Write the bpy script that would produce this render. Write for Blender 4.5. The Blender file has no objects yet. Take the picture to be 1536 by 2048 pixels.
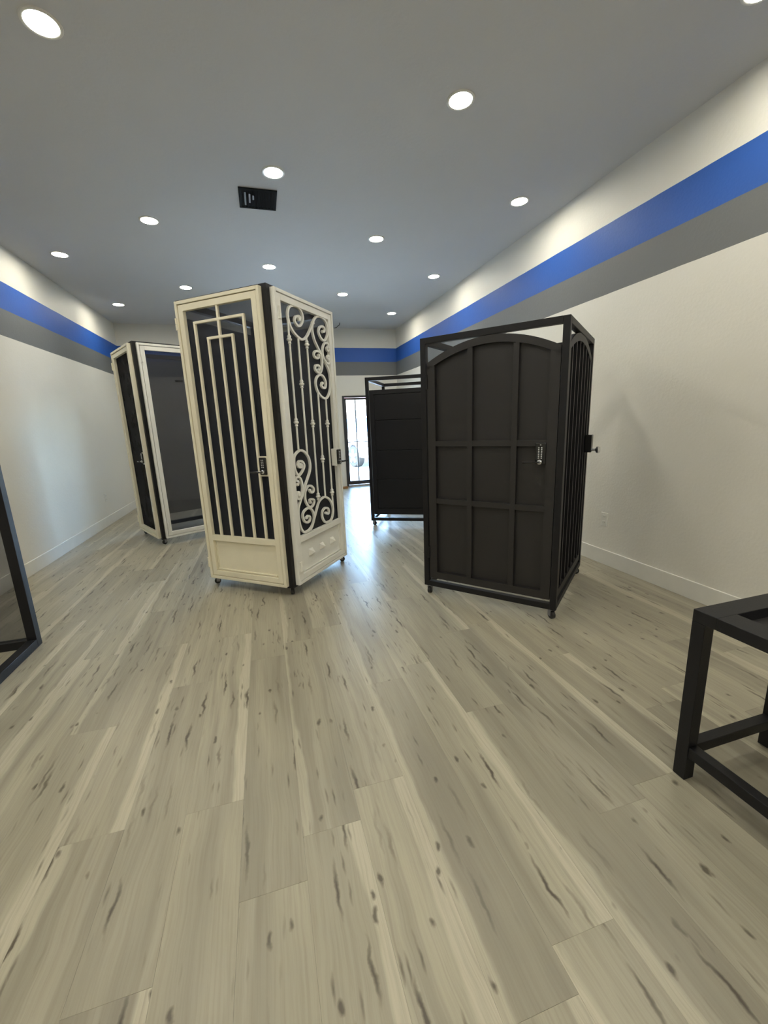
import bpy, bmesh, math, random
from mathutils import Vector, Matrix
C = bpy.context.scene.collection
SC = bpy.context.scene
random.seed(7)

# ------------------------------------------------------------------ camera
F_PX, YAW, PITCH, ROLL = 824.73, 0.2738, -0.2148, -0.0405
cam_d = bpy.data.cameras.new('camera'); cam = bpy.data.objects.new('camera', cam_d); C.objects.link(cam)
fw = Vector((math.sin(YAW)*math.cos(PITCH), math.cos(YAW)*math.cos(PITCH), math.sin(PITCH)))
rt = Vector((math.cos(YAW), -math.sin(YAW), 0)); up = rt.cross(fw)
r2 = rt*math.cos(ROLL)+up*math.sin(ROLL); u2 = -rt*math.sin(ROLL)+up*math.cos(ROLL)
M = Matrix((r2, u2, -fw)).transposed().to_4x4(); M.translation = (0, 0, 1.25)
cam.matrix_world = M
cam_d.sensor_fit = 'VERTICAL'; cam_d.sensor_height = 24; cam_d.lens = 24*F_PX/2048
cam_d.clip_start = .02; cam_d.clip_end = 500
SC.camera = cam

# ------------------------------------------------------------------ world, sun, exposure
LAMP_L = 130.0           # radiance of the downlight lenses
LAMP_C = (1.0, .95, .80)
w = bpy.data.worlds.new('world'); SC.world = w; w.use_nodes = True
nt = w.node_tree; bg = nt.nodes['Background']
sky = nt.nodes.new('ShaderNodeTexSky'); sky.sky_type = 'NISHITA'
sky.sun_disc = False; sky.sun_elevation = math.radians(58); sky.sun_rotation = math.radians(200)
sky.air_density = 1.0; sky.dust_density = 1.2; sky.ozone_density = 2.6
nt.links.new(sky.outputs[0], bg.inputs[0]); bg.inputs[1].default_value = 5.5
sun_d = bpy.data.lights.new('sun', 'SUN'); sun = bpy.data.objects.new('sun', sun_d); C.objects.link(sun)
sun_d.energy = 14; sun_d.angle = .01; sun_d.color = (1, .96, .88)
sun.rotation_euler = Vector((-.25, -.55, 1.0)).to_track_quat('Z', 'Y').to_euler()
sun.location = (0, 4, 12)
SC.view_settings.view_transform = 'Standard'; SC.view_settings.look = 'None'
SC.view_settings.gamma = 1; SC.view_settings.use_curve_mapping = False
SC.view_settings.exposure = 0.50
SC.cycles.use_denoising = True
SC.cycles.max_bounces = 10; SC.cycles.diffuse_bounces = 6; SC.cycles.transparent_max_bounces = 24
SC.cycles.sample_clamp_indirect = 6

# ------------------------------------------------------------------ materials
def new_mat(name):
    m = bpy.data.materials.new(name); m.use_nodes = True
    return m, m.node_tree, m.node_tree.nodes['Principled BSDF']
def N(t, kind, **kw):
    n = t.nodes.new(kind)
    for k, v in kw.items(): setattr(n, k, v)
    return n
def math_(t, op, a, b=None, clamp=False):
    n = N(t, 'ShaderNodeMath', operation=op); n.use_clamp = clamp
    for i, v in enumerate((a, b)):
        if v is None: continue
        if isinstance(v, (int, float)): n.inputs[i].default_value = v
        else: t.links.new(v, n.inputs[i])
    return n.outputs[0]
def mixc(t, f, a, b):
    n = N(t, 'ShaderNodeMix', data_type='RGBA')
    for i, v in ((0, f), (6, a), (7, b)):
        if isinstance(v, (int, float)): n.inputs[i].default_value = v
        elif isinstance(v, tuple): n.inputs[i].default_value = (*v, 1)
        else: t.links.new(v, n.inputs[i])
    return n.outputs[2]
def ramp(t, fac, lo, hi):
    n = N(t, 'ShaderNodeMapRange'); n.inputs[1].default_value = lo; n.inputs[2].default_value = hi
    t.links.new(fac, n.inputs[0]); return n.outputs[0]
def noise(t, vec, scale, detail=3, rough=.55, dist=0):
    n = N(t, 'ShaderNodeTexNoise'); n.inputs['Scale'].default_value = scale
    n.inputs['Detail'].default_value = detail; n.inputs['Roughness'].default_value = rough; n.inputs['Distortion'].default_value = dist
    t.links.new(vec, n.inputs['Vector']); return n.outputs[0]
def scaled(t, vec, s):
    n = N(t, 'ShaderNodeVectorMath', operation='MULTIPLY'); t.links.new(vec, n.inputs[0]); n.inputs[1].default_value = s
    return n.outputs[0]
def bump(t, h, p, strength, dist=.002):
    n = N(t, 'ShaderNodeBump'); n.inputs['Strength'].default_value = strength; n.inputs['Distance'].default_value = dist
    t.links.new(h, n.inputs['Height']); t.links.new(n.outputs[0], p.inputs['Normal'])

def paint(name, col, rough=.4, metal=0, var=.08, bumps=.15, scale=60, spec=.5):
    m, t, p = new_mat(name)
    tc = N(t, 'ShaderNodeTexCoord').outputs['Object']
    n1 = noise(t, tc, 6, 4)
    t.links.new(mixc(t, n1, tuple(c*(1-var) for c in col), tuple(min(1, c*(1+var)) for c in col)), p.inputs['Base Color'])
    n2 = noise(t, tc, scale, 2)
    p.inputs['Roughness'].default_value = rough; p.inputs['Metallic'].default_value = metal
    p.inputs['Specular IOR Level'].default_value = spec
    if bumps: bump(t, n2, p, bumps, .0015)
    return m
def wall_mat():
    m, t, p = new_mat('wall_paint')
    pos = N(t, 'ShaderNodeNewGeometry').outputs['Position']
    sep = N(t, 'ShaderNodeSeparateXYZ'); t.links.new(pos, sep.inputs[0]); z = sep.outputs[2]
    wob = math_(t, 'MULTIPLY', math_(t, 'SUBTRACT', noise(t, pos, 3, 2), .5), .008)
    z = math_(t, 'ADD', z, wob)
    white = mixc(t, noise(t, pos, 1.3, 3), (.72, .70, .635), (.78, .76, .70))
    blue, grey = (.017, .098, .42), (.15, .157, .16)
    is_b = math_(t, 'MULTIPLY', math_(t, 'GREATER_THAN', z, 2.400), math_(t, 'LESS_THAN', z, 2.653))
    is_g = math_(t, 'MULTIPLY', math_(t, 'GREATER_THAN', z, 2.152), math_(t, 'LESS_THAN', z, 2.400))
    c = mixc(t, is_b, mixc(t, is_g, white, grey), blue)
    t.links.new(c, p.inputs['Base Color']); p.inputs['Roughness'].default_value = .55
    h = math_(t, 'ADD', noise(t, pos, 55, 3), math_(t, 'MULTIPLY', noise(t, pos, 7, 4), 1.2))
    bump(t, h, p, .35, .004)
    return m
def ceiling_mat():
    m, t, p = new_mat('ceiling_paint')
    pos = N(t, 'ShaderNodeNewGeometry').outputs['Position']
    t.links.new(mixc(t, noise(t, pos, 1.1, 3), (.58, .575, .57), (.63, .625, .62)), p.inputs['Base Color'])
    p.inputs['Roughness'].default_value = .7
    bump(t, noise(t, pos, 40, 4), p, .25, .004)
    return m
def plank_mat():
    m, t, p = new_mat('vinyl_plank')
    ob = N(t, 'ShaderNodeTexCoord').outputs['Object']
    rnd = N(t, 'ShaderNodeObjectInfo').outputs['Random']
    off = N(t, 'ShaderNodeCombineXYZ')
    t.links.new(math_(t, 'MULTIPLY', rnd, 37.0), off.inputs[0]); t.links.new(math_(t, 'MULTIPLY', rnd, 91.0), off.inputs[1])
    t.links.new(math_(t, 'MULTIPLY', rnd, 53.0), off.inputs[2])
    add = N(t, 'ShaderNodeVectorMath', operation='ADD'); t.links.new(ob, add.inputs[0]); t.links.new(off.outputs[0], add.inputs[1])
    v = add.outputs[0]
    r2_ = math_(t, 'FRACT', math_(t, 'MULTIPLY', rnd, 17.31)); r3_ = math_(t, 'FRACT', math_(t, 'MULTIPLY', rnd, 41.77))
    # board-wide tone, then long soft-edged bands of grain in greys and creams
    wv = N(t, 'ShaderNodeVectorMath', operation='ADD'); wn_ = N(t, 'ShaderNodeTexNoise'); wn_.inputs['Scale'].default_value = 2.6; wn_.inputs['Detail'].default_value = 3
    t.links.new(v, wn_.inputs['Vector']); t.links.new(v, wv.inputs[0]); t.links.new(scaled(t, wn_.outputs['Color'], (.045, 0, 0)), wv.inputs[1])
    vv = wv.outputs[0]
    broad = noise(t, scaled(t, vv, (6, .8, 1)), 1, 2, .5, .4)
    tone = math_(t, 'ADD', math_(t, 'MULTIPLY', ramp(t, broad, .32, .68), .6), math_(t, 'MULTIPLY', r3_, .5), True)
    c = mixc(t, tone, (.240, .218, .168), (.415, .385, .288))
    band = ramp(t, noise(t, scaled(t, vv, (13, .6, 1)), 1, 1.5, .4, .3), .56, .62)
    c = mixc(t, math_(t, 'MULTIPLY', band, .30), c, (.47, .435, .335))
    dark = ramp(t, noise(t, scaled(t, vv, (16, .7, 2)), 1, 2, .5, .3), .56, .72)
    c = mixc(t, math_(t, 'MULTIPLY', dark, .45), c, (.205, .185, .145))
    sep = N(t, 'ShaderNodeSeparateXYZ'); t.links.new(ob, sep.inputs[0])
    wob = math_(t, 'MULTIPLY', math_(t, 'SUBTRACT', noise(t, scaled(t, v, (2, 2.0, 1)), 1, 3.5), .5), .085)
    edge = ramp(t, math_(t, 'ADD', sep.outputs[0], wob), .050, .060)
    edge = math_(t, 'MULTIPLY', edge, math_(t, 'GREATER_THAN', r2_, .62))
    c = mixc(t, math_(t, 'MULTIPLY', edge, .62), c, (.545, .505, .39))
    edge2 = ramp(t, math_(t, 'SUBTRACT', math_(t, 'MULTIPLY', wob, 1.3), sep.outputs[0]), .058, .070)
    edge2 = math_(t, 'MULTIPLY', edge2, math_(t, 'LESS_THAN', r2_, .22))
    c = mixc(t, math_(t, 'MULTIPLY', edge2, .5), c, (.55, .51, .39))
    # fine grain
    g = noise(t, scaled(t, vv, (150, 3.6, 1)), 1, 4, .6, .3)
    c = mixc(t, math_(t, 'MULTIPLY', ramp(t, g, .42, .72), .36), c, (.20, .17, .13))
    # long dark cracks and small knots, clustered
    clus = ramp(t, noise(t, scaled(t, v, (4, .8, 1)), 1, 1), .34, .52)
    def spots(sx, sy, lo, hi, keep, dx):
        vo = N(t, 'ShaderNodeTexVoronoi'); vo.inputs['Scale'].default_value = 1; vo.inputs['Randomness'].default_value = 1
        wv = N(t, 'ShaderNodeVectorMath', operation='ADD')
        nn = N(t, 'ShaderNodeTexNoise'); nn.inputs['Scale'].default_value = 16; nn.inputs['Detail'].default_value = 4; t.links.new(v, nn.inputs['Vector'])
        t.links.new(v, wv.inputs[0]); t.links.new(scaled(t, nn.outputs['Color'], (dx, dx*2, 0)), wv.inputs[1])
        t.links.new(scaled(t, wv.outputs[0], (sx, sy, .001)), vo.inputs['Vector'])
        d = math_(t, 'SUBTRACT', 1, ramp(t, vo.outputs['Distance'], lo, hi))
        sp = N(t, 'ShaderNodeSeparateColor'); t.links.new(vo.outputs['Color'], sp.inputs[0])
        return math_(t, 'MULTIPLY', d, math_(t, 'GREATER_THAN', sp.outputs[0], keep))
    s1 = spots(30, 2.6, .08, .25, .34, .035); s2 = spots(19, 9.0, .07, .18, .58, .035); s3 = spots(56, 7.5, .03, .30, .58, .016)
    s_ = math_(t, 'MAXIMUM', math_(t, 'MULTIPLY', s1, clus), math_(t, 'MAXIMUM', math_(t, 'MULTIPLY', s2, .9), math_(t, 'MULTIPLY', s3, math_(t, 'MULTIPLY', clus, .8))))
    c = mixc(t, math_(t, 'MULTIPLY', s_, .9), c, (.06, .047, .034))
    t.links.new(c, p.inputs['Base Color'])
    rr = N(t, 'ShaderNodeMapRange'); rr.inputs[3].default_value = .27; rr.inputs[4].default_value = .42
    t.links.new(g, rr.inputs[0]); t.links.new(rr.outputs[0], p.inputs['Roughness'])
    p.inputs['Specular IOR Level'].default_value = .45
    bump(t, g, p, .12, .001)
    return m
def screen_mat(name, through, col=(.024, .028, .042), rough=.35):
    m, t, p = new_mat(name)
    p.inputs['Base Color'].default_value = (*col, 1); p.inputs['Roughness'].default_value = rough
    tr = N(t, 'ShaderNodeBsdfTransparent'); tr.inputs[0].default_value = (1, 1, 1, 1)
    mx = N(t, 'ShaderNodeMixShader')
    tc = N(t, 'ShaderNodeTexCoord').outputs['Object']
    f = math_(t, 'ADD', through-.02, math_(t, 'MULTIPLY', noise(t, tc, 5, 3), .04))
    t.links.new(f, mx.inputs[0]); t.links.new(p.outputs[0], mx.inputs[1]); t.links.new(tr.outputs[0], mx.inputs[2])
    t.links.new(mx.outputs[0], t.nodes['Material Output'].inputs[0])
    return m
def glass_mat():
    m, t, p = new_mat('door_glass')
    tr = N(t, 'ShaderNodeBsdfTransparent'); tr.inputs[0].default_value = (.93, .97, .96, 1)
    gl = N(t, 'ShaderNodeBsdfGlossy'); gl.inputs['Roughness'].default_value = .02
    fr = N(t, 'ShaderNodeFresnel'); fr.inputs[0].default_value = 1.45
    mx = N(t, 'ShaderNodeMixShader')
    t.links.new(fr.outputs[0], mx.inputs[0]); t.links.new(tr.outputs[0], mx.inputs[1]); t.links.new(gl.outputs[0], mx.inputs[2])
    t.links.new(mx.outputs[0], t.nodes['Material Output'].inputs[0])
    return m
def emit(name, col, s):
    m, t, p = new_mat(name)
    p.inputs['Base Color'].default_value = (.8, .8, .8, 1)
    p.inputs['Emission Color'].default_value = (*col, 1); p.inputs['Emission Strength'].default_value = s
    return m
MW, MC, MP = wall_mat(), ceiling_mat(), plank_mat()
M_TRIM = paint('white_trim', (.74, .73, .68), .3, bumps=.05)
M_CREAM = paint('ivory_powder_coat', (.82, .765, .60), .36, bumps=.25, scale=180)
M_CREAM2 = paint('off_white_powder_coat', (.84, .83, .77), .36, bumps=.25, scale=180)
M_BLACK = paint('black_powder_coat', (.0065, .0065, .0085), .48, bumps=.2, scale=200, spec=.35)
M_GATE = paint('charcoal_powder_coat', (.0165, .0150, .0158), .5, bumps=.2, scale=200)
M_SOFT = paint('black_sheet', (.014, .017, .026), .45, bumps=.1)
M_SCREEN = screen_mat('dark_security_mesh', .56)
M_SCREEN_D = screen_mat('dense_security_mesh', .12, (.012, .012, .014), .7)
M_SCREEN_D.node_tree.nodes['Principled BSDF'].inputs['Specular IOR Level'].default_value = .08
M_CHROME = paint('chrome', (.7, .7, .72), .22, 1, bumps=0)
M_STEEL = paint('dull_steel', (.30, .30, .32), .35, 1, bumps=0)
M_RUBBER = paint('black_rubber', (.015, .015, .015), .6)
M_LOCK = paint('black_lock', (.01, .01, .011), .25, bumps=0)
M_KEY = paint('pale_keys', (.55, .55, .55), .4, bumps=0)
M_GLASS = glass_mat()
M_LENS = emit('downlight_lens', LAMP_C, LAMP_L)
M_BRONZE = paint('dark_bronze', (.03, .03, .033), .4)
M_WOOD = paint('brown_wood', (.30, .15, .05), .5)
M_VENT = paint('vent_black', (.012, .014, .015), .9, spec=.1)
M_VENT2 = paint('vent_highlight', (.22, .225, .23), .6)  # highlight on the vent put into the colour
M_SUB = paint('underlay', (.05, .045, .04), .8)
M_ASPH = paint('asphalt', (.36, .35, .33), .9, scale=40)
M_CAR = paint('white_car_paint', (.80, .80, .80), .25, bumps=0)
M_TINT = paint('tinted_glass', (.05, .09, .13), .05, bumps=0, spec=.8)
M_STUCCO = paint('tan_stucco', (.55, .47, .36), .8)
M_ROOF = paint('roof_tile', (.35, .16, .10), .8)
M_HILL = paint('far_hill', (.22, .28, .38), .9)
M_BUSH = paint('bush_green', (.10, .16, .06), .8)
M_WIN = paint('far_window', (.10, .12, .16), .2)

# ------------------------------------------------------------------ mesh helpers
class MB:
    def __init__(s): s.v = []; s.f = []
    def add(s, vs, fs):
        b = len(s.v); s.v += [tuple(q) for q in vs]; s.f += [tuple(i+b for i in f) for f in fs]; return s
    def box(s, x0, x1, y0, y1, z0, z1, T=None):
        vs = [(x, y, z) for z in (z0, z1) for y in (y0, y1) for x in (x0, x1)]
        if T: vs = [T(*q) for q in vs]
        return s.add(vs, [(0, 2, 3, 1), (4, 5, 7, 6), (0, 1, 5, 4), (2, 6, 7, 3), (0, 4, 6, 2), (1, 3, 7, 5)])
    def prism(s, poly, n0, n1, T=None):
        """poly of (a, c) in the a-c plane, extruded from n0 to n1 in the middle coordinate"""
        k = len(poly); vs = [(a, n0, c) for a, c in poly]+[(a, n1, c) for a, c in poly]
        if T: vs = [T(*q) for q in vs]
        fs = [tuple(range(k)), tuple(range(2*k-1, k-1, -1))]+[(i, (i+1) % k, k+(i+1) % k, k+i) for i in range(k)]
        return s.add(vs, fs)
    def sweep(s, pts, rw, rd=None, sides=4, T=None, closed=False, taper=0):
        """sweep a section along a path in the (a, c) plane at depth n: pts = [(a, n, c)]"""
        rd = rd or rw; rings = []; k = len(pts)
        for i, q in enumerate(pts):
            a = Vector(pts[max(i-1, 0)]); b = Vector(pts[min(i+1, k-1)])
            tg = (b-a).normalized(); nn = Vector((0, 1, 0))
            if abs(tg.dot(nn)) > .9: nn = Vector((0, 0, 1))
            side = tg.cross(nn).normalized(); nn = side.cross(tg).normalized()
            ring = []
            for j in range(sides):
                an = 2*math.pi*(j+.5)/sides; kx = 1/math.cos(math.pi/sides) if sides == 4 else 1
                ring.append(Vector(q)+side*(math.cos(an)*rw*kx)+nn*(math.sin(an)*rd*kx))
            rings.append(ring)
        vs = [tuple(x) for r in rings for x in r]
        if T: vs = [T(*x) for x in vs]
        fs = [(i*sides+j, i*sides+(j+1) % sides, (i+1)*sides+(j+1) % sides, (i+1)*sides+j) for i in range(k-1) for j in range(sides)]
        fs += [tuple(range(sides)), tuple((k-1)*sides+j for j in range(sides-1, -1, -1))]
        return s.add(vs, fs)
    def lathe(s, prof, c=(0, 0, 0), axis='z', n=16, T=None):
        """prof = [(r, h)] around the axis through c"""
        vs = []
        for r, h in prof:
            for j in range(n):
                a = 2*math.pi*j/n; x, y = r*math.cos(a), r*math.sin(a)
                q = {'z': (x, y, h), 'y': (x, h, y), 'x': (h, x, y)}[axis]
                vs.append((q[0]+c[0], q[1]+c[1], q[2]+c[2]))
        if T: vs = [T(*x) for x in vs]
        k = len(prof)
        fs = [(i*n+j, i*n+(j+1) % n, (i+1)*n+(j+1) % n, (i+1)*n+j) for i in range(k-1) for j in range(n)]
        fs += [tuple(range(n-1, -1, -1)), tuple((k-1)*n+j for j in range(n))]
        return s.add(vs, fs)
    def mesh(s, name, mat, smooth=False):
        me = bpy.data.meshes.new(name); me.from_pydata(s.v, [], s.f)
        bm = bmesh.new(); bm.from_mesh(me); bmesh.ops.recalc_face_normals(bm, faces=bm.faces); bm.to_mesh(me); bm.free()
        me.materials.append(mat)
        if smooth:
            for pl in me.polygons: pl.use_smooth = True
        return me
    def build(s, name, mat, parent=None, bev=0, smooth=False):
        o = bpy.data.objects.new(name, s.mesh(name, mat, smooth)); C.objects.link(o)
        if parent: o.parent = parent
        if bev:
            b = o.modifiers.new('bevel', 'BEVEL'); b.width = bev; b.segments = 2; b.limit_method = 'ANGLE'
        if smooth and not bev:
            o.modifiers.new('split', 'EDGE_SPLIT').split_angle = math.radians(38)
        return o
def tag(o, label=None, cat=None, group=None, kind=None):
    if label: o['label'] = label
    if cat: o['category'] = cat
    if group: o['group'] = group
    if kind: o['kind'] = kind
    return o
def empty(name, loc, rz=0, **kw):
    o = bpy.data.objects.new(name, None); C.objects.link(o); o.location = loc; o.rotation_euler = (0, 0, rz)
    o.empty_display_size = .1
    return tag(o, **kw)
def smooth_path(pts, sub=5):
    out = []
    P = [Vector(p) for p in pts]
    for i in range(len(P)-1):
        p0, p1, p2, p3 = P[max(i-1, 0)], P[i], P[i+1], P[min(i+2, len(P)-1)]
        for k in range(sub):
            t_ = k/sub
            out.append(.5*((2*p1)+(p2-p0)*t_+(2*p0-5*p1+4*p2-p3)*t_*t_+(3*p1-p0-3*p2+p3)*t_**3))
    out.append(P[-1]); return out

# ------------------------------------------------------------------ room shell
XL, XR, YB, YF, ZC = -2.174, 2.676, 8.18, -2.6, 3.0
def struct(o, label): return tag(o, label=label, kind='structure')
DX0, DX1, DZ = 1.545, 2.50, 1.775
struct(MB().box(XL-.15, XL, YF-.15, YB+.15, -.05, ZC).build('wall_left', MW), 'left white wall with blue and grey painted stripes')
struct(MB().box(XR, XR+.15, YF-.15, YB+.15, -.05, ZC).build('wall_right', MW), 'right white wall with blue and grey painted stripes')
WX0, WX1, WZ0, WZ1 = -.42, 1.15, .25, 1.95
struct(MB().box(XL, WX0, YB, YB+.15, -.05, ZC).box(WX1, DX0, YB, YB+.15, -.05, ZC).box(WX0, WX1, YB, YB+.15, -.05, WZ0).box(WX0, WX1, YB, YB+.15, WZ1, ZC).box(DX1, XR, YB, YB+.15, -.05, ZC).box(DX0, DX1, YB, YB+.15, DZ, ZC)
       .build('wall_back', MW), 'far white wall with stripes and the glass entry door')
struct(MB().box(XL, XR, YF-.15, YF, -.05, ZC).build('wall_front', MW), 'white wall behind the viewer')
struct(MB().box(XL-.15, XR+.15, YF-.15, YB+.15, ZC, ZC+.15).build('ceiling', MC), 'flat grey-white ceiling with recessed downlights')
floor = struct(MB().box(XL, XR, YF, YB+.15, -.05, -.0062).build('floor', M_SUB), 'grey-beige wood-look plank floor')
# planks: rows run along the room
PW, PL = .1835, 1.22
def plank_mesh(w_, l_):
    g_, c_ = .0001, .0003
    x0, x1, y0, y1 = -w_/2+g_, w_/2-g_, -l_/2+g_, l_/2-g_
    b = MB()
    r0 = [(x0, y0, -.006), (x1, y0, -.006), (x1, y1, -.006), (x0, y1, -.006)]
    r1 = [(x0, y0, -.0004), (x1, y0, -.0004), (x1, y1, -.0004), (x0, y1, -.0004)]
    r2 = [(x0+c_, y0+c_, 0), (x1-c_, y0+c_, 0), (x1-c_, y1-c_, 0), (x0+c_, y1-c_, 0)]
    b.add(r0+r1+r2, [(3, 2, 1, 0), (8, 9, 10, 11)]+[(a*4+i, a*4+(i+1) % 4, a*4+4+(i+1) % 4, a*4+4+i) for a in (0, 1) for i in range(4)])
    return b.mesh('plank', MP)
row_off = {-4: 1.285, -2: 1.279, -1: 2.17, 0: 2.30, 1: 1.197, 5: 2.08, 6: .91, -3: .83, 2: 1.75, 3: .62, 4: 1.42, 7: 1.66}
cache = {}
for k in range(-12, 15):
    x0, x1 = max(k*PW, XL), min((k+1)*PW, XR)
    if x1-x0 < .02: continue
    o0 = row_off.get(k, random.random()*PL) % PL
    y = YF-PL+((o0-YF) % PL)
    while y < YB+.1:
        a, b_ = max(y, YF), min(y+PL, YB+.1)
        if b_-a > .02:
            key = (round(x1-x0, 4), round(b_-a, 4))
            if key not in cache: cache[key] = plank_mesh(x1-x0, b_-a)
            o = bpy.data.objects.new('plank', cache[key]); C.objects.link(o)
            o.location = ((x0+x1)/2, (a+b_)/2, 0); o.parent = floor
        y += PL
def baseboard(name, pts, lab):
    (x0, x1, y0, y1) = pts
    struct(MB().box(x0, x1, y0, y1, 0, .126).build(name, M_TRIM, bev=.003), lab)
baseboard('baseboard_left', (XL, XL+.014, YF, YB), 'white baseboard along the left wall')
baseboard('baseboard_right', (XR-.014, XR, YF, YB), 'white baseboard along the right wall')
baseboard('baseboard_back', (XL+.014, DX0-.05, YB-.014, YB), 'white baseboard along the far wall')
baseboard('baseboard_front', (XL+.014, XR-.014, YF, YF+.014), 'white baseboard behind the viewer')

# ------------------------------------------------------------------ entry door in the far wall
d = empty('door_1', (DX0, YB, 0), label='narrow dark-framed glass entry door letting in daylight', kind='structure')
W_ = DX1-DX0
MB().box(0, .035, -.02, .10, 0, DZ).box(W_-.035, W_, -.02, .10, 0, DZ).box(.035, W_-.035, -.02, .10, DZ-.035, DZ).build('door_frame', M_BRONZE, d, bev=.002)
MB().box(.038, W_-.038, .0, .13, 0, .022).build('threshold', M_CHROME, d, bev=.003)
b = MB(); a0, a1, z0, z1 = .04, W_-.04, .026, DZ-.04
b.box(a0, a0+.04, .03, .07, z0, z1).box(a1-.04, a1, .03, .07, z0, z1).box(a0+.04, a1-.04, .03, .07, z1-.035, z1).box(a0+.04, a1-.04, .03, .07, z0, z0+.075)
b.build('leaf_frame', M_BRONZE, d, bev=.002)
MB().box(a0+.04, a1-.04, .048, .054, z0+.075, z1-.035).build('glass_pane', M_GLASS, d)
MB().box(.262, .284, .085, .107, z0, z1).build('grille_post', M_BRONZE, d)
MB().box(.60, .622, .085, .107, z0, z1).build('grille_post', M_BRONZE, d)
MB().box(.04, W_-.04, .09, .102, .872, .890).build('grille_rail', M_BRONZE, d)
MB().lathe([(.0, -.004), (.028, -.004), (.03, .004), (.012, .03), (0, .034)], (.58, .03, .95), 'y', 12).build('door_knob', M_CHROME, d, smooth=True)

wn = empty('window_1', (WX0, YB, 0), label='dark-framed storefront window behind the cream cabinet', kind='structure')
WW = WX1-WX0
MB().box(0, .04, .0, .10, WZ0, WZ1).box(WW-.04, WW, .0, .10, WZ0, WZ1).box(.04, WW-.04, .0, .10, WZ0, WZ0+.04).box(.04, WW-.04, .0, .10, WZ1-.04, WZ1).build('window_frame', M_BRONZE, wn, bev=.002)
MB().box(WW/2-.02, WW/2+.02, .02, .08, WZ0+.04, WZ1-.04).build('mullion', M_BRONZE, wn, bev=.002)
for k in (0, 1): MB().box((.04, WW/2+.02)[k], (WW/2-.02, WW-.04)[k], .048, .054, WZ0+.04, WZ1-.04).build('pane', M_GLASS, wn)

# ------------------------------------------------------------------ ceiling fixtures
def downlight(x, y, lab, group=None):
    t_ = empty('downlight', (x, y, ZC), label=lab, cat='downlight', group='round recessed downlights in the ceiling')
    prof = [(.064, 0.0), (.064, -.004), (.070, -.006), (.078, -.004), (.080, 0.0)]
    n = 32; vs = []
    for r, h in prof:
        for j in range(n): vs.append((r*math.cos(2*math.pi*j/n), r*math.sin(2*math.pi*j/n), h))
    k = len(prof)
    MB().add(vs, [(i*n+j, i*n+(j+1) % n, ((i+1) % k)*n+(j+1) % n, ((i+1) % k)*n+j) for i in range(k) for j in range(n)]).build('trim_ring', M_TRIM, t_, smooth=True)
    MB().lathe([(.0635, -.0008), (.0635, -.0030)], (0, 0, 0), 'z', 24).build('lens', M_LENS, t_)
L = {}
A_X, B_X = (-1.76, .25, 2.24), (-.75, 1.25)
lab = {(-.75, 2.51): 'large round downlight at the top left of the photo, nearest on the left', (1.25, 2.51): 'round downlight above and in front of the arched dark gates, second brightest overhead',
 (.25, 3.42): 'round downlight directly beside the black ceiling vent', (2.24, 3.42): 'round downlight close to the right wall, over the arched dark gates',
 (-.75, 4.33): 'round downlight left of the black vent, above the left edge of the cream cabinet', (1.25, 4.33): 'round downlight right of the cream cabinet, midway to the right wall',
 (-1.76, 5.24): 'round downlight close to the left wall, nearer of the two there', (.25, 5.24): 'round downlight just above the apex of the cream cabinet',
 (2.24, 5.24): 'round downlight near the right wall, middle one of three there', (-.75, 6.12): 'small round downlight just over the left top corner of the cream cabinet',
 (1.25, 6.12): 'small round downlight right of the scrollwork door top', (-1.76, 7.02): 'small round downlight by the left wall above the mesh cabinet, farthest on the left',
 (2.24, 7.02): 'smallest round downlight at the far right corner of the ceiling', (2.24, 1.64): 'round downlight cut by the top right corner of the photo',
 (.25, 7.02): 'round downlight hidden behind the cream cabinet'}
for (x, y), lb in lab.items():
    if (x, y) == (.25, 7.02): continue
    downlight(x, y, lb)
for y in (1.64, -.2, -2.0):
    for x in A_X:
        if (x, y) != (2.24, 1.64): downlight(x, y, 'round downlight overhead, outside the frame of the photo')
for y in (.72, -1.1):
    for x in B_X: downlight(x, y, 'round downlight overhead, outside the frame of the photo')
downlight(-1.76, 3.42, 'round downlight overhead, outside the frame of the photo')

v = empty('ceiling_vent', (.142, 3.80, ZC), label='black rectangular ceiling vent with one row of vanes', cat='vent')
vx, vy = .142, .150
MB().box(-vx, vx, -vy, -vy+.022, -.008, 0).box(-vx, vx, vy-.022, vy, -.008, 0).box(-vx, -vx+.022, -vy+.022, vy-.022, -.008, 0).box(vx-.022, vx, -vy+.022, vy-.022, -.008, 0).build('vent_frame', M_VENT, v, bev=.002)
MB().box(-vx+.022, vx-.022, -vy+.022, vy-.022, -.0025, -.0005).build('back_plate', M_VENT, v)
for i in range(9):
    x = -vx+.040+i*.025
    def TT(a, n_, c, x=x): return (x+a*math.cos(.6)+c*math.sin(.6), n_, -.0065+c*math.cos(.6)-a*math.sin(.6))
    MB().box(-.008, .008, -vy+.022, vy-.022, -.0006, .0006, TT).build('vane', M_VENT, v)
for x0, y0, y1 in ((-.095, -.10, .09), (-.062, -.08, .05), (-.035, -.06, .0)):  # pale strips stand in for highlight streaks on the vanes
    MB().prism([(x0-.006, -.011), (x0+.006, -.011), (x0+.003, -.008), (x0-.005, -.008)], y0, y1).build('highlight_strip', M_VENT2, v)
wv = empty('hanging_wire', (1.47, 7.85, ZC), label='loose dark wire stub hanging from the ceiling near the far wall', cat='wire')
MB().sweep(smooth_path([(.03, -.10, -.001), (.03, -.08, -.03), (.015, -.03, -.035), (-.01, .02, -.055), (-.03, .09, -.05)]), .006, sides=6).build('cable', M_RUBBER, wv, smooth=True)

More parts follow.
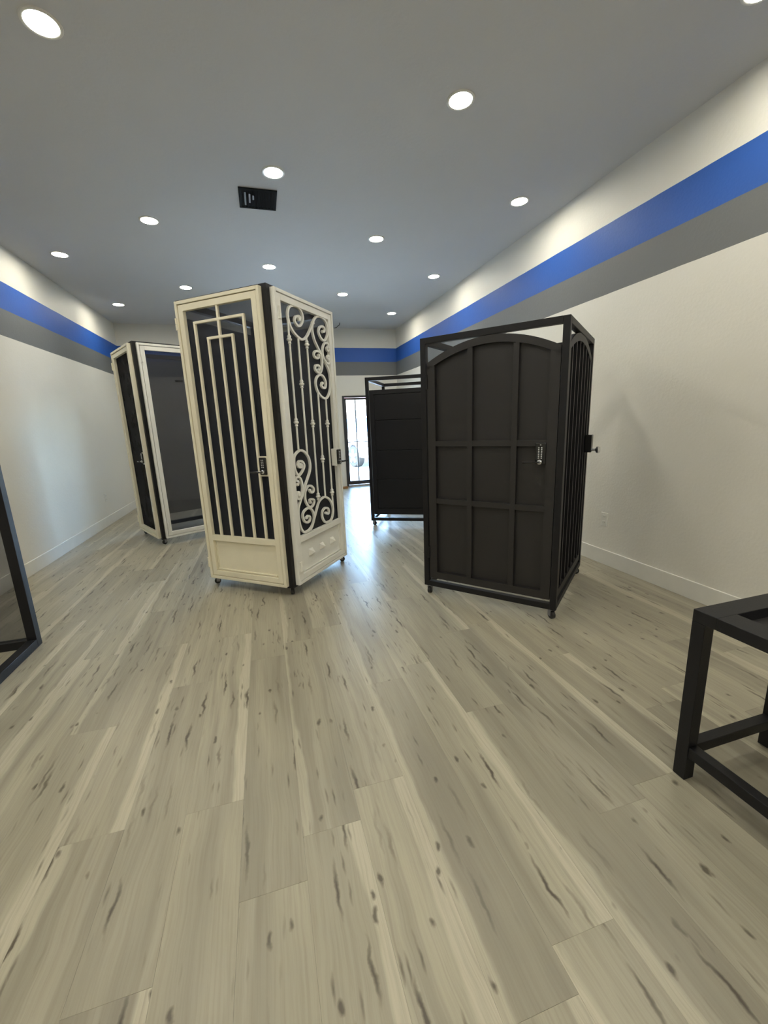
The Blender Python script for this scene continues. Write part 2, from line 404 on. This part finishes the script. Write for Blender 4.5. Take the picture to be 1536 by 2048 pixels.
# ------------------------------------------------------------------ cabinets
def make_T(side):
    # face coordinates (s along the face, n outward, z up) -> local
    return (lambda s, n, z: (-n, s, z)) if side == 'L' else (lambda s, n, z: (s, -n, z))
def caster(par, x, y, top, rot=0.0):
    c_, s_ = math.cos(rot), math.sin(rot); R_ = .0245
    T = lambda a, n_, z: (x+a*c_-n_*s_, y+a*s_+n_*c_, z)
    b = MB().box(-.022, .022, -.022, .022, top-.004, top, T)
    b.box(-.012, .014, -.017, -.0145, R_-.006, top-.004, T).box(-.012, .014, .0145, .017, R_-.006, top-.004, T)
    b.box(-.012, .014, -.017, .017, top-.010, top-.004, T)
    f = b.build('caster', M_STEEL, par)
    MB().lathe([(.004, -.0125), (R_-.003, -.0125), (R_, -.010), (R_, .010), (R_-.003, .0125), (.004, .0125)], (-.004, 0, R_), 'y', 20, T).build('wheel', M_RUBBER, f, smooth=True)
def box_frame(par, WX, WY, z0, z1, t_, mat, name='frame'):
    """square tube frame: footprint 0..WX by 0..WY"""
    for x in (0, WX-t_):
        for y in (0, WY-t_): MB().box(x, x+t_, y, y+t_, z0, z1).build('corner_post', mat, par, bev=.002)
    for z in (z0, z1-t_):
        for y in (0, WY-t_): MB().box(t_, WX-t_, y, y+t_, z, z+t_).build('rail', mat, par, bev=.002)
        for x in (0, WX-t_): MB().box(x, x+t_, t_, WY-t_, z, z+t_).build('rail', mat, par, bev=.002)
def ring(b, s0, s1, z0, z1, w_, n0, n1, T):
    b.box(s0, s0+w_, n0, n1, z0, z1, T).box(s1-w_, s1, n0, n1, z0, z1, T)
    b.box(s0+w_, s1-w_, n0, n1, z0, z0+w_, T).box(s0+w_, s1-w_, n0, n1, z1-w_, z1, T)
Z0, Z1 = .072, 2.137
def sec_door(par, side, s0, s1, mat, hinge_s, mid=True, screen=None):
    T = make_T(side)
    b = MB(); ring(b, s0, s1, Z0, Z1, .022, 0, .036, T)
    j = b.build('door_jamb', mat, par, bev=.002)
    b = MB(); a0, a1, c0, c1 = s0+.027, s1-.027, Z0+.027, Z1-.027
    ring(b, a0, a1, c0, c1, .0415, .002, .031, T)
    o0, o1 = a0+.0415, a1-.0415
    if mid: b.box(o0, o1, .002, .031, .390, .434, T)
    leaf = b.build('door_leaf', mat, par, bev=.002)
    MB().box(o0-.01, o1+.01, -.006, -.004, (.40 if mid else c0+.03), c1-.03, T).build('mesh_screen', screen or M_SCREEN, leaf)
    if mid:
        p_ = MB().box(o0, o1, .002, .009, c0+.0415, .390, T).build('kick_panel', mat, leaf, bev=.001)
        MB().box(o0+.02, o1-.012, .008, .020, c0+.046, c0+.056, T).box(o1-.016, o1-.008, .008, .016, c0+.06, .375, T).build('panel_bead', mat, leaf, bev=.002)
    for z in (Z0+.095, Z1-.19):
        MB().lathe([(.007, 0), (.009, .002), (.009, .036), (.006, .037), (.006, .039), (.009, .040), (.009, .078), (.007, .08)], (hinge_s, .038, z), 'z', 10, T).box(hinge_s-.017, hinge_s+.012, .033, .0375, z+.002, z+.078, T).build('hinge', mat, leaf)
    return leaf, o0, o1, T
def lock(leaf, T, s0, s1, z0, z1, mat, n0=.012, n1=.034, lever=-1):
    MB().box(s0, s1, n0, n1, z0, z1, T).build('lock_box', mat, leaf, bev=.002)
    sc_ = (s0+s1)/2; m_ = .008
    MB().box(s0+m_, s1-m_, n1, n1+.014, z0+m_+.004, z1-m_, T).build('keypad', M_LOCK, leaf, bev=.005)
    b = MB()
    for i in range(5):
        for j in range(2): b.box(sc_-.010+j*.013, sc_-.004+j*.013, n1+.014, n1+.0165, z0+.062+i*.0125, z0+.069+i*.0125, T)
    b.build('key_buttons', M_KEY, leaf)
    zl = z0+.034
    MB().lathe([(.014, n1+.012), (.014, n1+.020), (.008, n1+.024), (.008, n1+.038)], (sc_, 0, zl), 'y', 14, T).build('lever_boss', M_CHROME, leaf, smooth=True)
    e = sc_+lever*.095
    MB().sweep([(sc_-lever*.006, n1+.042, zl), (sc_+lever*.03, n1+.044, zl), (sc_+lever*.07, n1+.043, zl-.001), (e, n1+.036, zl-.002)], .0065, .0055, 8, T).build('lever_handle', M_LOCK, leaf, smooth=True)
def cabinet(name, ax, ay, deg, WX, WY, z0, z1, t_, lab, cat):
    th = math.radians(deg)-math.pi/2
    return empty(name, (ax, ay, 0), th, label=lab, cat=cat)

# --- the cream pair of doors in front
c1 = cabinet('security_door_display', .110, 2.984, 141.21, .84, .80, .062, 2.154, .045,
             'tall rolling stand with two cream security doors, one with bars and one with scrollwork', 'door display')
box_frame(c1, .84, .80, .062, 2.154, .045, M_BLACK)
for x, y in ((.0, .0), (.795, .0), (0, .755), (.795, .755)):
    MB().box(x-.006, x+.051, y-.006, y+.051, .060, .068).build('foot_plate', M_BLACK, c1)
for x, y, r in ((.03, .03, .5), (.81, .03, 2.2), (.03, .765, -.9), (.81, .765, 1.1)): caster(c1, x, y, .060, r)
MB().box(.830, .834, .045, .755, .107, 2.05).build('rear_panel', M_SOFT, c1)
MB().box(.045, .795, .790, .794, .107, 2.05).build('rear_panel', M_SOFT, c1)
leaf, o0, o1, T = sec_door(c1, 'L', .035, .772, M_CREAM, .768, True)
tag(leaf, label='cream door leaf with stepped rectangular bars')
BW = .0085
bs = [.619, .511, .403, .295, .187]
for i, s in enumerate(bs):
    top = {0: 1.985, 1: 1.872, 2: Z1-.068, 3: 1.872, 4: 1.985}[i]
    MB().box(s-BW, s+BW, .008, .025, .434, top, T).build('bar', M_CREAM, leaf, bev=.0015)
MB().box(bs[4]-BW, bs[0]+BW, .009, .026, 1.973, 1.990, T).build('cross_bar', M_CREAM, leaf, bev=.0015)
MB().box(bs[3]-BW, bs[1]+BW, .009, .026, 1.860, 1.877, T).build('cross_bar', M_CREAM, leaf, bev=.0015)
lock(leaf, T, .098, .172, .905, 1.047, M_CREAM, .012, .030, 1)

leaf, o0, o1, T = sec_door(c1, 'R', .035, .800, M_CREAM2, .075, True)
tag(leaf, label='off-white door leaf with curled scrollwork')
SCROLLS = dict(
T1=[(0.327, 1.994), (0.343, 2.009), (0.318, 2.014), (0.283, 2.001), (0.269, 1.975), (0.291, 1.952), (0.32, 1.948), (0.353, 1.968), (0.377, 2.004), (0.371, 2.042), (0.331, 2.072), (0.266, 2.072), (0.214, 2.051), (0.19, 2.005), (0.196, 1.958), (0.221, 1.913), (0.266, 1.882), (0.314, 1.864), (0.352, 1.862), (0.401, 1.883), (0.457, 1.938), (0.506, 2.0), (0.547, 2.045), (0.597, 2.068), (0.663, 2.068), (0.712, 2.045), (0.728, 2.002), (0.722, 1.953), (0.675, 1.905), (0.622, 1.91), (0.588, 1.952), (0.607, 1.989), (0.644, 2.004), (0.679, 1.997), (0.675, 1.971), (0.648, 1.966)],
T2=[(0.516, 2.006), (0.503, 1.979), (0.502, 1.937), (0.523, 1.882), (0.56, 1.84), (0.606, 1.794), (0.653, 1.743), (0.698, 1.698), (0.722, 1.65), (0.726, 1.595), (0.713, 1.529), (0.673, 1.475), (0.623, 1.455), (0.561, 1.471), (0.514, 1.509), (0.495, 1.561), (0.514, 1.606), (0.566, 1.634), (0.618, 1.623), (0.65, 1.584), (0.64, 1.543), (0.607, 1.536), (0.577, 1.553), (0.594, 1.572)],
TC=[(0.72, 1.86), (0.691, 1.848), (0.705, 1.83), (0.726, 1.84), (0.726, 1.872), (0.700, 1.890), (0.658, 1.876), (0.627, 1.832), (0.627, 1.788), (0.654, 1.751), (0.698, 1.731), (0.724, 1.750), (0.725, 1.777), (0.712, 1.794), (0.691, 1.778), (0.707, 1.764)],
TD=[(0.56, 1.776), (0.562, 1.763), (0.535, 1.753), (0.498, 1.764), (0.498, 1.789), (0.53, 1.806), (0.572, 1.803), (0.599, 1.776), (0.607, 1.738), (0.6, 1.688), (0.569, 1.65), (0.525, 1.65), (0.497, 1.669), (0.506, 1.696), (0.549, 1.701), (0.568, 1.681), (0.545, 1.667)],
B1=[(0.193, 0.965), (0.21, 0.961), (0.204, 0.945), (0.17, 0.951), (0.163, 0.978), (0.188, 0.992), (0.225, 0.982), (0.244, 0.951), (0.215, 0.915), (0.162, 0.889), (0.126, 0.926), (0.118, 0.986), (0.132, 1.037), (0.199, 1.069), (0.259, 1.055), (0.309, 1.011), (0.326, 0.956), (0.314, 0.903), (0.268, 0.841), (0.23, 0.797), (0.189, 0.737), (0.152, 0.691), (0.122, 0.643), (0.118, 0.568), (0.134, 0.495), (0.174, 0.451), (0.254, 0.455), (0.312, 0.502), (0.324, 0.557), (0.293, 0.606), (0.245, 0.623), (0.19, 0.609), (0.17, 0.578), (0.184, 0.538), (0.221, 0.516), (0.259, 0.522), (0.267, 0.546), (0.241, 0.564), (0.215, 0.554)],
B2=[(0.263, 0.453), (0.29, 0.469), (0.334, 0.531), (0.378, 0.593), (0.42, 0.643), (0.478, 0.663), (0.525, 0.66), (0.588, 0.625), (0.625, 0.567), (0.628, 0.51), (0.595, 0.455), (0.542, 0.446), (0.487, 0.456), (0.451, 0.504), (0.458, 0.552), (0.503, 0.572), (0.55, 0.557), (0.56, 0.525), (0.539, 0.514), (0.511, 0.528)],
BC=[(0.289, 0.755), (0.303, 0.737), (0.337, 0.738), (0.345, 0.76), (0.314, 0.786), (0.273, 0.792), (0.233, 0.765), (0.22, 0.731), (0.221, 0.685), (0.255, 0.637), (0.296, 0.624), (0.331, 0.641), (0.34, 0.667), (0.312, 0.682), (0.278, 0.681), (0.284, 0.662)],
BD=[(0.134, 0.826), (0.148, 0.837), (0.136, 0.852), (0.119, 0.858), (0.122, 0.875), (0.156, 0.879), (0.183, 0.853), (0.193, 0.816), (0.192, 0.781), (0.174, 0.739), (0.143, 0.716), (0.118, 0.723), (0.116, 0.746), (0.128, 0.768), (0.146, 0.762), (0.14, 0.745)])
for k_, pts in SCROLLS.items():
    nrm = {'T1': .018, 'T2': .016, 'TC': .020, 'TD': .020, 'B1': .018, 'B2': .016, 'BC': .020, 'BD': .020}[k_]
    path = [(q[0], nrm, q[1]) for q in smooth_path(pts, 4)]
    MB().sweep(path, .0078, .0078, 4, T).lathe([(0, nrm-.013), (.011, nrm-.011), (.014, nrm), (.011, nrm+.011), (0, nrm+.013)], (pts[0][0], 0, pts[0][1]), 'y', 10, T).lathe([(0, nrm-.013), (.010, nrm-.011), (.0125, nrm), (.010, nrm+.011), (0, nrm+.013)], (pts[-1][0], 0, pts[-1][1]), 'y', 10, T).build('scroll', M_CREAM2, leaf)
for s, zt, zb_, cs in ((.188, 2.01, 1.074, (1.839, 1.274)), (.299, 1.866, 1.026, (1.548,)), (.409, 1.888, .640, (1.837, 1.261, .688)), (.518, 1.495, .665, (.978,)), (.632, 1.460, .52, (1.257, .684))):
    b = MB().lathe([(.0075, zb_), (.0075, zt)], (s, .018, 0), 'z', 8, T)
    for zc in cs:
        b.lathe([(.0076, -.032), (.013, -.026), (.0095, -.018), (.011, -.014), (.0185, -.006), (.0185, .002), (.011, .008), (.0135, .014), (.0135, .020), (.0076, .030)], (s, .018, zc), 'z', 12, T)
    b.build('bar', M_CREAM2, leaf, smooth=True)
for s in (.255, .415, .585):
    q = .028; zc = .27; n0 = .009
    vs = [(s-q, n0, zc-q), (s+q, n0, zc-q), (s+q, n0, zc+q), (s-q, n0, zc+q), (s, n0+.042, zc)]
    MB().add([T(*x) for x in vs], [(0, 1, 2, 3), (0, 1, 4), (1, 2, 4), (2, 3, 4), (3, 0, 4)]).build('pyramid_stud', M_CREAM2, leaf)
lock(leaf, T, .668, .742, .905, 1.047, M_CREAM2, .014, .060, 1)

# --- plain mesh pair at the back left
c3 = cabinet('screen_door_display', -1.187, 4.969, 117.88, .84, .785, .062, 2.154, .045,
             'rolling stand with two plain white framed dark mesh doors, back left by the wall', 'door display')
box_frame(c3, .84, .785, .062, 2.154, .045, M_BLACK)
for x, y in ((.0, .0), (.795, .0), (0, .74), (.795, .74)): MB().box(x-.006, x+.051, y-.006, y+.051, .060, .068).build('foot_plate', M_BLACK, c3)
for x, y, r in ((.03, .03, .2), (.81, .03, 1.2), (.03, .755, -.9), (.81, .755, 1.1)): caster(c3, x, y, .060, r)
MB().box(.828, .832, .045, .740, .20, 2.109).build('rear_screen', M_SCREEN, c3)
MB().box(.045, .795, .768, .772, .20, 2.109).build('rear_screen', M_SCREEN, c3)
leaf, o0, o1, T = sec_door(c3, 'L', .035, .757, M_CREAM, .75, False, M_SCREEN_D)
lock(leaf, T, .100, .160, .900, 1.030, M_CREAM, .012, .030, 1)
leaf, o0, o1, T = sec_door(c3, 'R', .035, .800, M_CREAM2, .066, False)
MB().box(.37, .45, -.004, .004, 1.765, 1.787, T).build('slot', M_LOCK, leaf)

# --- arched dark gates on the right
def arc_z(s, c_, h, top, sag): return top-sag*((s-c_)/h)**2
def arched_gate(par, side, s0, s1, zb_, mat, sheet_n, cc, hh, top, sag, stile=.055):
    T = make_T(side); n0, n1 = -.036, -.006
    K = 20; out = [s0+(s1-s0)*i/K for i in range(K+1)]
    f = lambda s: arc_z(s, cc, hh, top, sag)
    poly = [(s, f(s)) for s in out]+[(s, f(s)-.045) for s in reversed(out)]
    b = MB()
    for i in range(K):
        sa, sb = out[i], out[i+1]
        b.prism([(sa, f(sa)-.045), (sb, f(sb)-.045), (sb, f(sb)), (sa, f(sa))], n0, n1, T)
    b.box(s0, s0+stile, n0, n1, zb_, f(s0)-.02, T).box(s1-stile, s1, n0, n1, zb_, f(s1)-.02, T).box(s0+stile, s1-stile, n0, n1, zb_, zb_+.050, T)
    g = b.build('gate_frame', mat, par)
    pl = [(s0+.01, zb_+.01), (s1-.01, zb_+.01)]+[(s, f(s)-.02) for s in reversed(out[1:-1])]
    MB().prism(pl, sheet_n-.002, sheet_n, T).build('gate_sheet', mat if sheet_n > -.038 else M_SOFT, g)
    return g, f, T
c2 = cabinet('arched_gate_display', 1.633, 1.985, 130.49, .933, .912, .066, 1.770, .038,
             'large dark rolling stand holding arched metal gates, nearest on the right', 'gate display')
box_frame(c2, .933, .912, .066, 1.770, .038, M_BLACK)
for x, y, r in ((.03, .03, .9), (.903, .03, 2.2), (.03, .880, .1), (.903, .880, 1.1)): caster(c2, x, y, .066, r)
g, f, T = arched_gate(c2, 'L', .042, .866, .128, M_GATE, -.034, .445, .40, 1.730, .106)
for s in (.287, .570): MB().box(s-.017, s+.017, -.034, -.007, .178, f(s)-.045, T).build('vertical_bar', M_GATE, g, bev=.001)
for z in (1.093, .700):
    for s0, s1 in ((.811, .587), (.553, .304), (.270, .097)):
        MB().box(s1, s0, -.034, -.009, z-.018, z+.018, T).build('cross_bar', M_GATE, g, bev=.001)
MB().box(.097, .158, -.012, .002, .970, 1.097, T).build('lock_plate', M_LOCK, g, bev=.006)
b = MB()
for i in range(7):
    for j in range(2): b.box(.118+j*.016, .125+j*.016, .002, .004, 1.004+i*.010, 1.010+i*.010, T)
b.box(.124, .132, .002, .0045, 1.080, 1.086, T).build('key_buttons', M_KEY, g)
MB().lathe([(.014, .0), (.014, .012), (.008, .016), (.008, .03)], (.130, 0, .984), 'y', 16, T).build('lever_boss', M_CHROME, g, smooth=True)
MB().sweep([(.124, .032, .984), (.16, .034, .984), (.20, .034, .983), (.222, .028, .982)], .006, .005, 8, T).build('lever_handle', M_LOCK, g, smooth=True)
for z in (.28, 1.45): MB().lathe([(.010, 0), (.010, .09)], (.872, -.004, z), 'z', 10, T).build('hinge', M_BLACK, g)
g, f, T = arched_gate(c2, 'R', .050, .885, .128, M_BLACK, -.040, .468, .42, 1.736, .100, .04)
for i in range(6):
    s = .165+i*.1215
    MB().box(s-.0095, s+.0095, -.028, -.008, .178, f(s)-.04, T).build('vertical_bar', M_BLACK, g, bev=.0015)
MB().box(.800, .875, -.006, .040, .975, 1.100, T).build('lock_box', M_LOCK, g, bev=.004)
MB().lathe([(.009, .04), (.009, .062), (.024, .070), (.026, .082), (.018, .094), (0, .097)], (.838, 0, .992), 'y', 16, T).build('door_knob', M_CHROME, g, smooth=True)

# --- horizontal board gate behind it
c4 = cabinet('board_gate_display', 1.992, 4.400, 151.56, .933, .912, .066, 1.758, .038,
             'dark rolling stand with a horizontal board gate, behind the arched gates', 'gate display')
box_frame(c4, .933, .912, .062, 1.758, .038, M_BLACK)
for x, y, r in ((.03, .03, .9), (.903, .03, 2.2), (.03, .878, 1.3), (.903, .880, 1.1)): caster(c4, x, y, .062, r)
def board_gate(par, side, s0, s1):
    T = make_T(side)
    g = MB().box(s0, s0+.05, -.036, -.006, .142, 1.615, T).box(s1-.05, s1, -.036, -.006, .142, 1.615, T).box(s0+.05, s1-.05, -.036, -.006, .142, .215, T).box(s0+.05, s1-.05, -.036, -.006, 1.565, 1.615, T).build('gate_frame', M_BLACK, par, bev=.002)
    zs = [.219, .574, .920, 1.270, 1.562]
    for i in range(4):
        MB().box(s0+.051, s1-.051, -.024, -.009, zs[i]+.003, zs[i+1]-.003, T).build('board', M_BLACK, g, bev=.003)
    MB().box(s0+.03, s1-.03, -.028, -.0255, .16, 1.60, T).build('backing_sheet', M_SOFT, g)
board_gate(c4, 'L', .046, .868); board_gate(c4, 'R', .046, .885)

# --- black mesh frame cut by the left edge of the photo
c5 = empty('screen_frame_display', (-1.43, 2.83, 0), label='black framed dark mesh display stand cut off by the left edge of the photo', cat='door display')
t_ = .05; WX5, WY5, H5 = .66, 1.00, 2.15
for x in (-WX5, -t_):
    for y in (-WY5, -t_): MB().box(x, x+t_, y, y+t_, 0, H5).build('corner_post', M_BLACK, c5, bev=.002)
for z in (0, H5-t_):
    for y in (-WY5, -t_): MB().box(-WX5+t_, -t_, y, y+t_, z, z+t_).build('rail', M_BLACK, c5, bev=.002)
    for x in (-WX5, -t_): MB().box(x, x+t_, -WY5+t_, -t_, z, z+t_).build('rail', M_BLACK, c5, bev=.002)
MB().box(-WX5+t_, -t_, -.027, -.023, t_, H5-t_).build('mesh_screen', M_SCREEN, c5)
MB().lathe([(0, -.0535), (.005, -.0535), (.006, -.050), (.006, -.048)], (-.072, .0, .026), 'y', 10).build('bolt', M_CHROME, c5, smooth=True)

# --- low black steel frame cut by the right edge
tb = empty('steel_base_frame', (1.281, .914, 0), label='low black square-tube steel table base in the lower right corner', cat='table base')
H6 = .622; LX, LY, q = .46, 1.15, .042
for x in (0, LX-q):
    for y in (-LY, -q): MB().box(x, x+q, y, y+q, 0, H6-.04).build('leg', M_BLACK, tb, bev=.002)
MB().box(0, LX, -.074, 0, H6-.04, H6).build('top_rail', M_BLACK, tb, bev=.002)
MB().box(0, LX, -LY, -LY+.074, H6-.04, H6).build('top_rail', M_BLACK, tb, bev=.002)
MB().box(0, .083, -LY+.074, -.074, H6-.04, H6).build('top_rail', M_BLACK, tb, bev=.002)
MB().box(LX-.083, LX, -LY+.074, -.074, H6-.04, H6).build('top_rail', M_BLACK, tb, bev=.002)
MB().box(.083, LX-.083, -LY+.074, -.074, H6-.040, H6-.034).build('inset_panel', M_GATE, tb)
for y in (-LY, -q): MB().box(q, LX-q, y+.003, y+q-.003, .092, .130).build('stretcher', M_BLACK, tb, bev=.002)
for x in (0.003, LX-q+.003): MB().box(x, x+q-.006, -LY+q, -q, .092, .130).build('stretcher', M_BLACK, tb, bev=.002)

# ------------------------------------------------------------------ small things
def outlet(x, y, z, sx, lab, group='wall outlets near the baseboards'):
    o = empty('wall_outlet', (x, y, z), label=lab, cat='outlet')
    e = .006*sx
    MB().box(min(0, e), max(0, e), -.035, .035, -.057, .057).build('cover_plate', M_TRIM, o, bev=.002)
    for dz in (-.024, .024):
        f_ = MB().box(min(e, e*1.4), max(e, e*1.4), -.017, .017, dz-.014, dz+.014).build('socket', M_TRIM, o, bev=.001)
        MB().box(min(e*1.4, e*1.5), max(e*1.4, e*1.5), -.008, -.006, dz-.006, dz+.006).box(min(e*1.4, e*1.5), max(e*1.4, e*1.5), .006, .008, dz-.006, dz+.006).build('slots', M_RUBBER, f_)
outlet(XR, 2.718, .382, -1, 'white wall outlet on the right wall above the baseboard')
outlet(XL, 6.49, .38, 1, 'white wall outlet on the left wall by the mesh cabinet')
wd = MB().prism([(-.06, 0), (.06, 0), (.06, .045), (-.06, .030)], -.04, .04).build('door_stop', M_WOOD, bev=.003)
wd.location = (1.45, 7.95, 0); tag(wd, 'small brown wooden wedge on the floor left of the entry door', 'door stop')

# ------------------------------------------------------------------ outside
struct(MB().box(-30, 40, YB+.15, 120, -.12, -.02).build('ground', M_ASPH), 'sunlit pale parking lot outside the door')
tag(MB().box(-3, 8, YB+.16, 10.2, -.02, -.005).build('sidewalk', M_STUCCO), kind='structure', label='pale concrete sidewalk outside')
car = empty('car', (4.34, 12.0, -.02), math.radians(110), label='white car parked nose-in facing the shop, seen through the entry door', cat='car')
CW = 1.75
prof = [(0, .30), (.02, .62), (.10, .78), (.75, .93), (1.05, .96), (1.75, 1.44), (2.3, 1.50), (3.3, 1.46), (3.95, 1.05), (4.35, .98), (4.42, .60), (4.40, .28)]
def wheel_arch(cx): return [(cx+.36*math.cos(a), .31+.36*math.sin(a)) for a in [math.pi*i/8 for i in range(9)]]
poly = prof+[(x, max(z, .24)) for x, z in wheel_arch(3.55)]+[(x, max(z, .24)) for x, z in wheel_arch(.62)]
MB().prism(poly, 0, CW).build('body', M_CAR, car)
for n0, n1 in ((-.006, .0), (CW, CW+.006)):
    MB().prism([(1.22, 1.0), (1.78, 1.38), (2.25, 1.43), (2.25, 1.0)], n0, n1).build('window', M_TINT, car)
    MB().prism([(2.33, 1.0), (2.33, 1.43), (3.2, 1.39), (3.58, 1.05), (3.5, 1.0)], n0, n1).build('window', M_TINT, car)
    MB().box(1.75, 1.92, n0-.01, n1+.01, .80, .83).build('door_handle', M_BRONZE, car)
MB().prism([(1.09, .992), (1.71, 1.418), (1.705, 1.426), (1.085, 1.0)], .10, CW-.10).build('windshield', M_TINT, car)
for n0 in (-.16, CW+.02): MB().box(1.15, 1.28, n0, n0+.14, .98, 1.09).build('mirror', M_CAR, car, bev=.02)
MB().box(-.02, .02, .45, CW-.45, .45, .62).build('grille', M_BRONZE, car, bev=.005)
MB().box(-.03, .0, .30, CW-.30, .30, .38).build('lower_intake', M_BRONZE, car)
for n0 in (.08, CW-.38): MB().box(.0, .09, n0, n0+.30, .60, .72).build('headlight', M_CHROME, car, bev=.01)
for wx in (.62, 3.55):
    for side in (0, 1):
        y0 = .01 if side == 0 else CW-.01; q_ = 1 if side == 0 else -1
        wh = MB().lathe([(.18, 0), (.28, 0), (.315, .03*q_), (.315, .2*q_), (.28, .22*q_), (.1, .22*q_)], (wx, y0, .315), 'y', 28).build('wheel', M_RUBBER, car, smooth=True)
        b = MB().lathe([(.02, -.012*q_), (.06, -.012*q_), (.06, .03*q_), (.02, .03*q_)], (wx, y0, .315), 'y', 12)
        for k in range(5):
            a = 2*math.pi*k/5+.3
            b.sweep([(wx+.04*math.cos(a), y0-.006*q_, .315+.04*math.sin(a)), (wx+.20*math.cos(a), y0-.006*q_, .315+.20*math.sin(a))], .035, .012, 4)
        b.build('rim', M_CAR, wh)
def house(x, y, w_, d_, h, lab, mat):
    o = empty('building', (x, y, -.02), label=lab, cat='building')
    wl = MB().box(0, w_, 0, d_, 0, h).build('wall', mat, o)
    MB().box(-.2, w_+.2, -.3, d_+.2, h, h+.35).build('roof', M_ROOF, o)
    k = int(w_/2.4)
    for i in range(k): MB().box(.7+i*2.4, 2.1+i*2.4, -.04, 0, 1.0, 2.3).build('window', M_WIN, wl)
house(4, 34, 9, 6, 3.2, 'low tan building across the lot with a row of windows', M_STUCCO)
house(14.5, 38, 10, 6, 3.9, 'second far building, right of the tan one', M_CAR)
house(-12, 36, 12, 6, 3.6, 'far building left of the entry door view', M_STUCCO)
hp = [(-60, 0), (-35, 5), (-15, 3.5), (5, 8), (22, 11), (34, 9), (50, 12), (75, 4), (95, 0)]
h_ = MB().prism(hp, 0, 20).build('hills', M_HILL); h_.location = (0, 118, -2); tag(h_, label='hazy blue hills on the horizon', kind='structure')
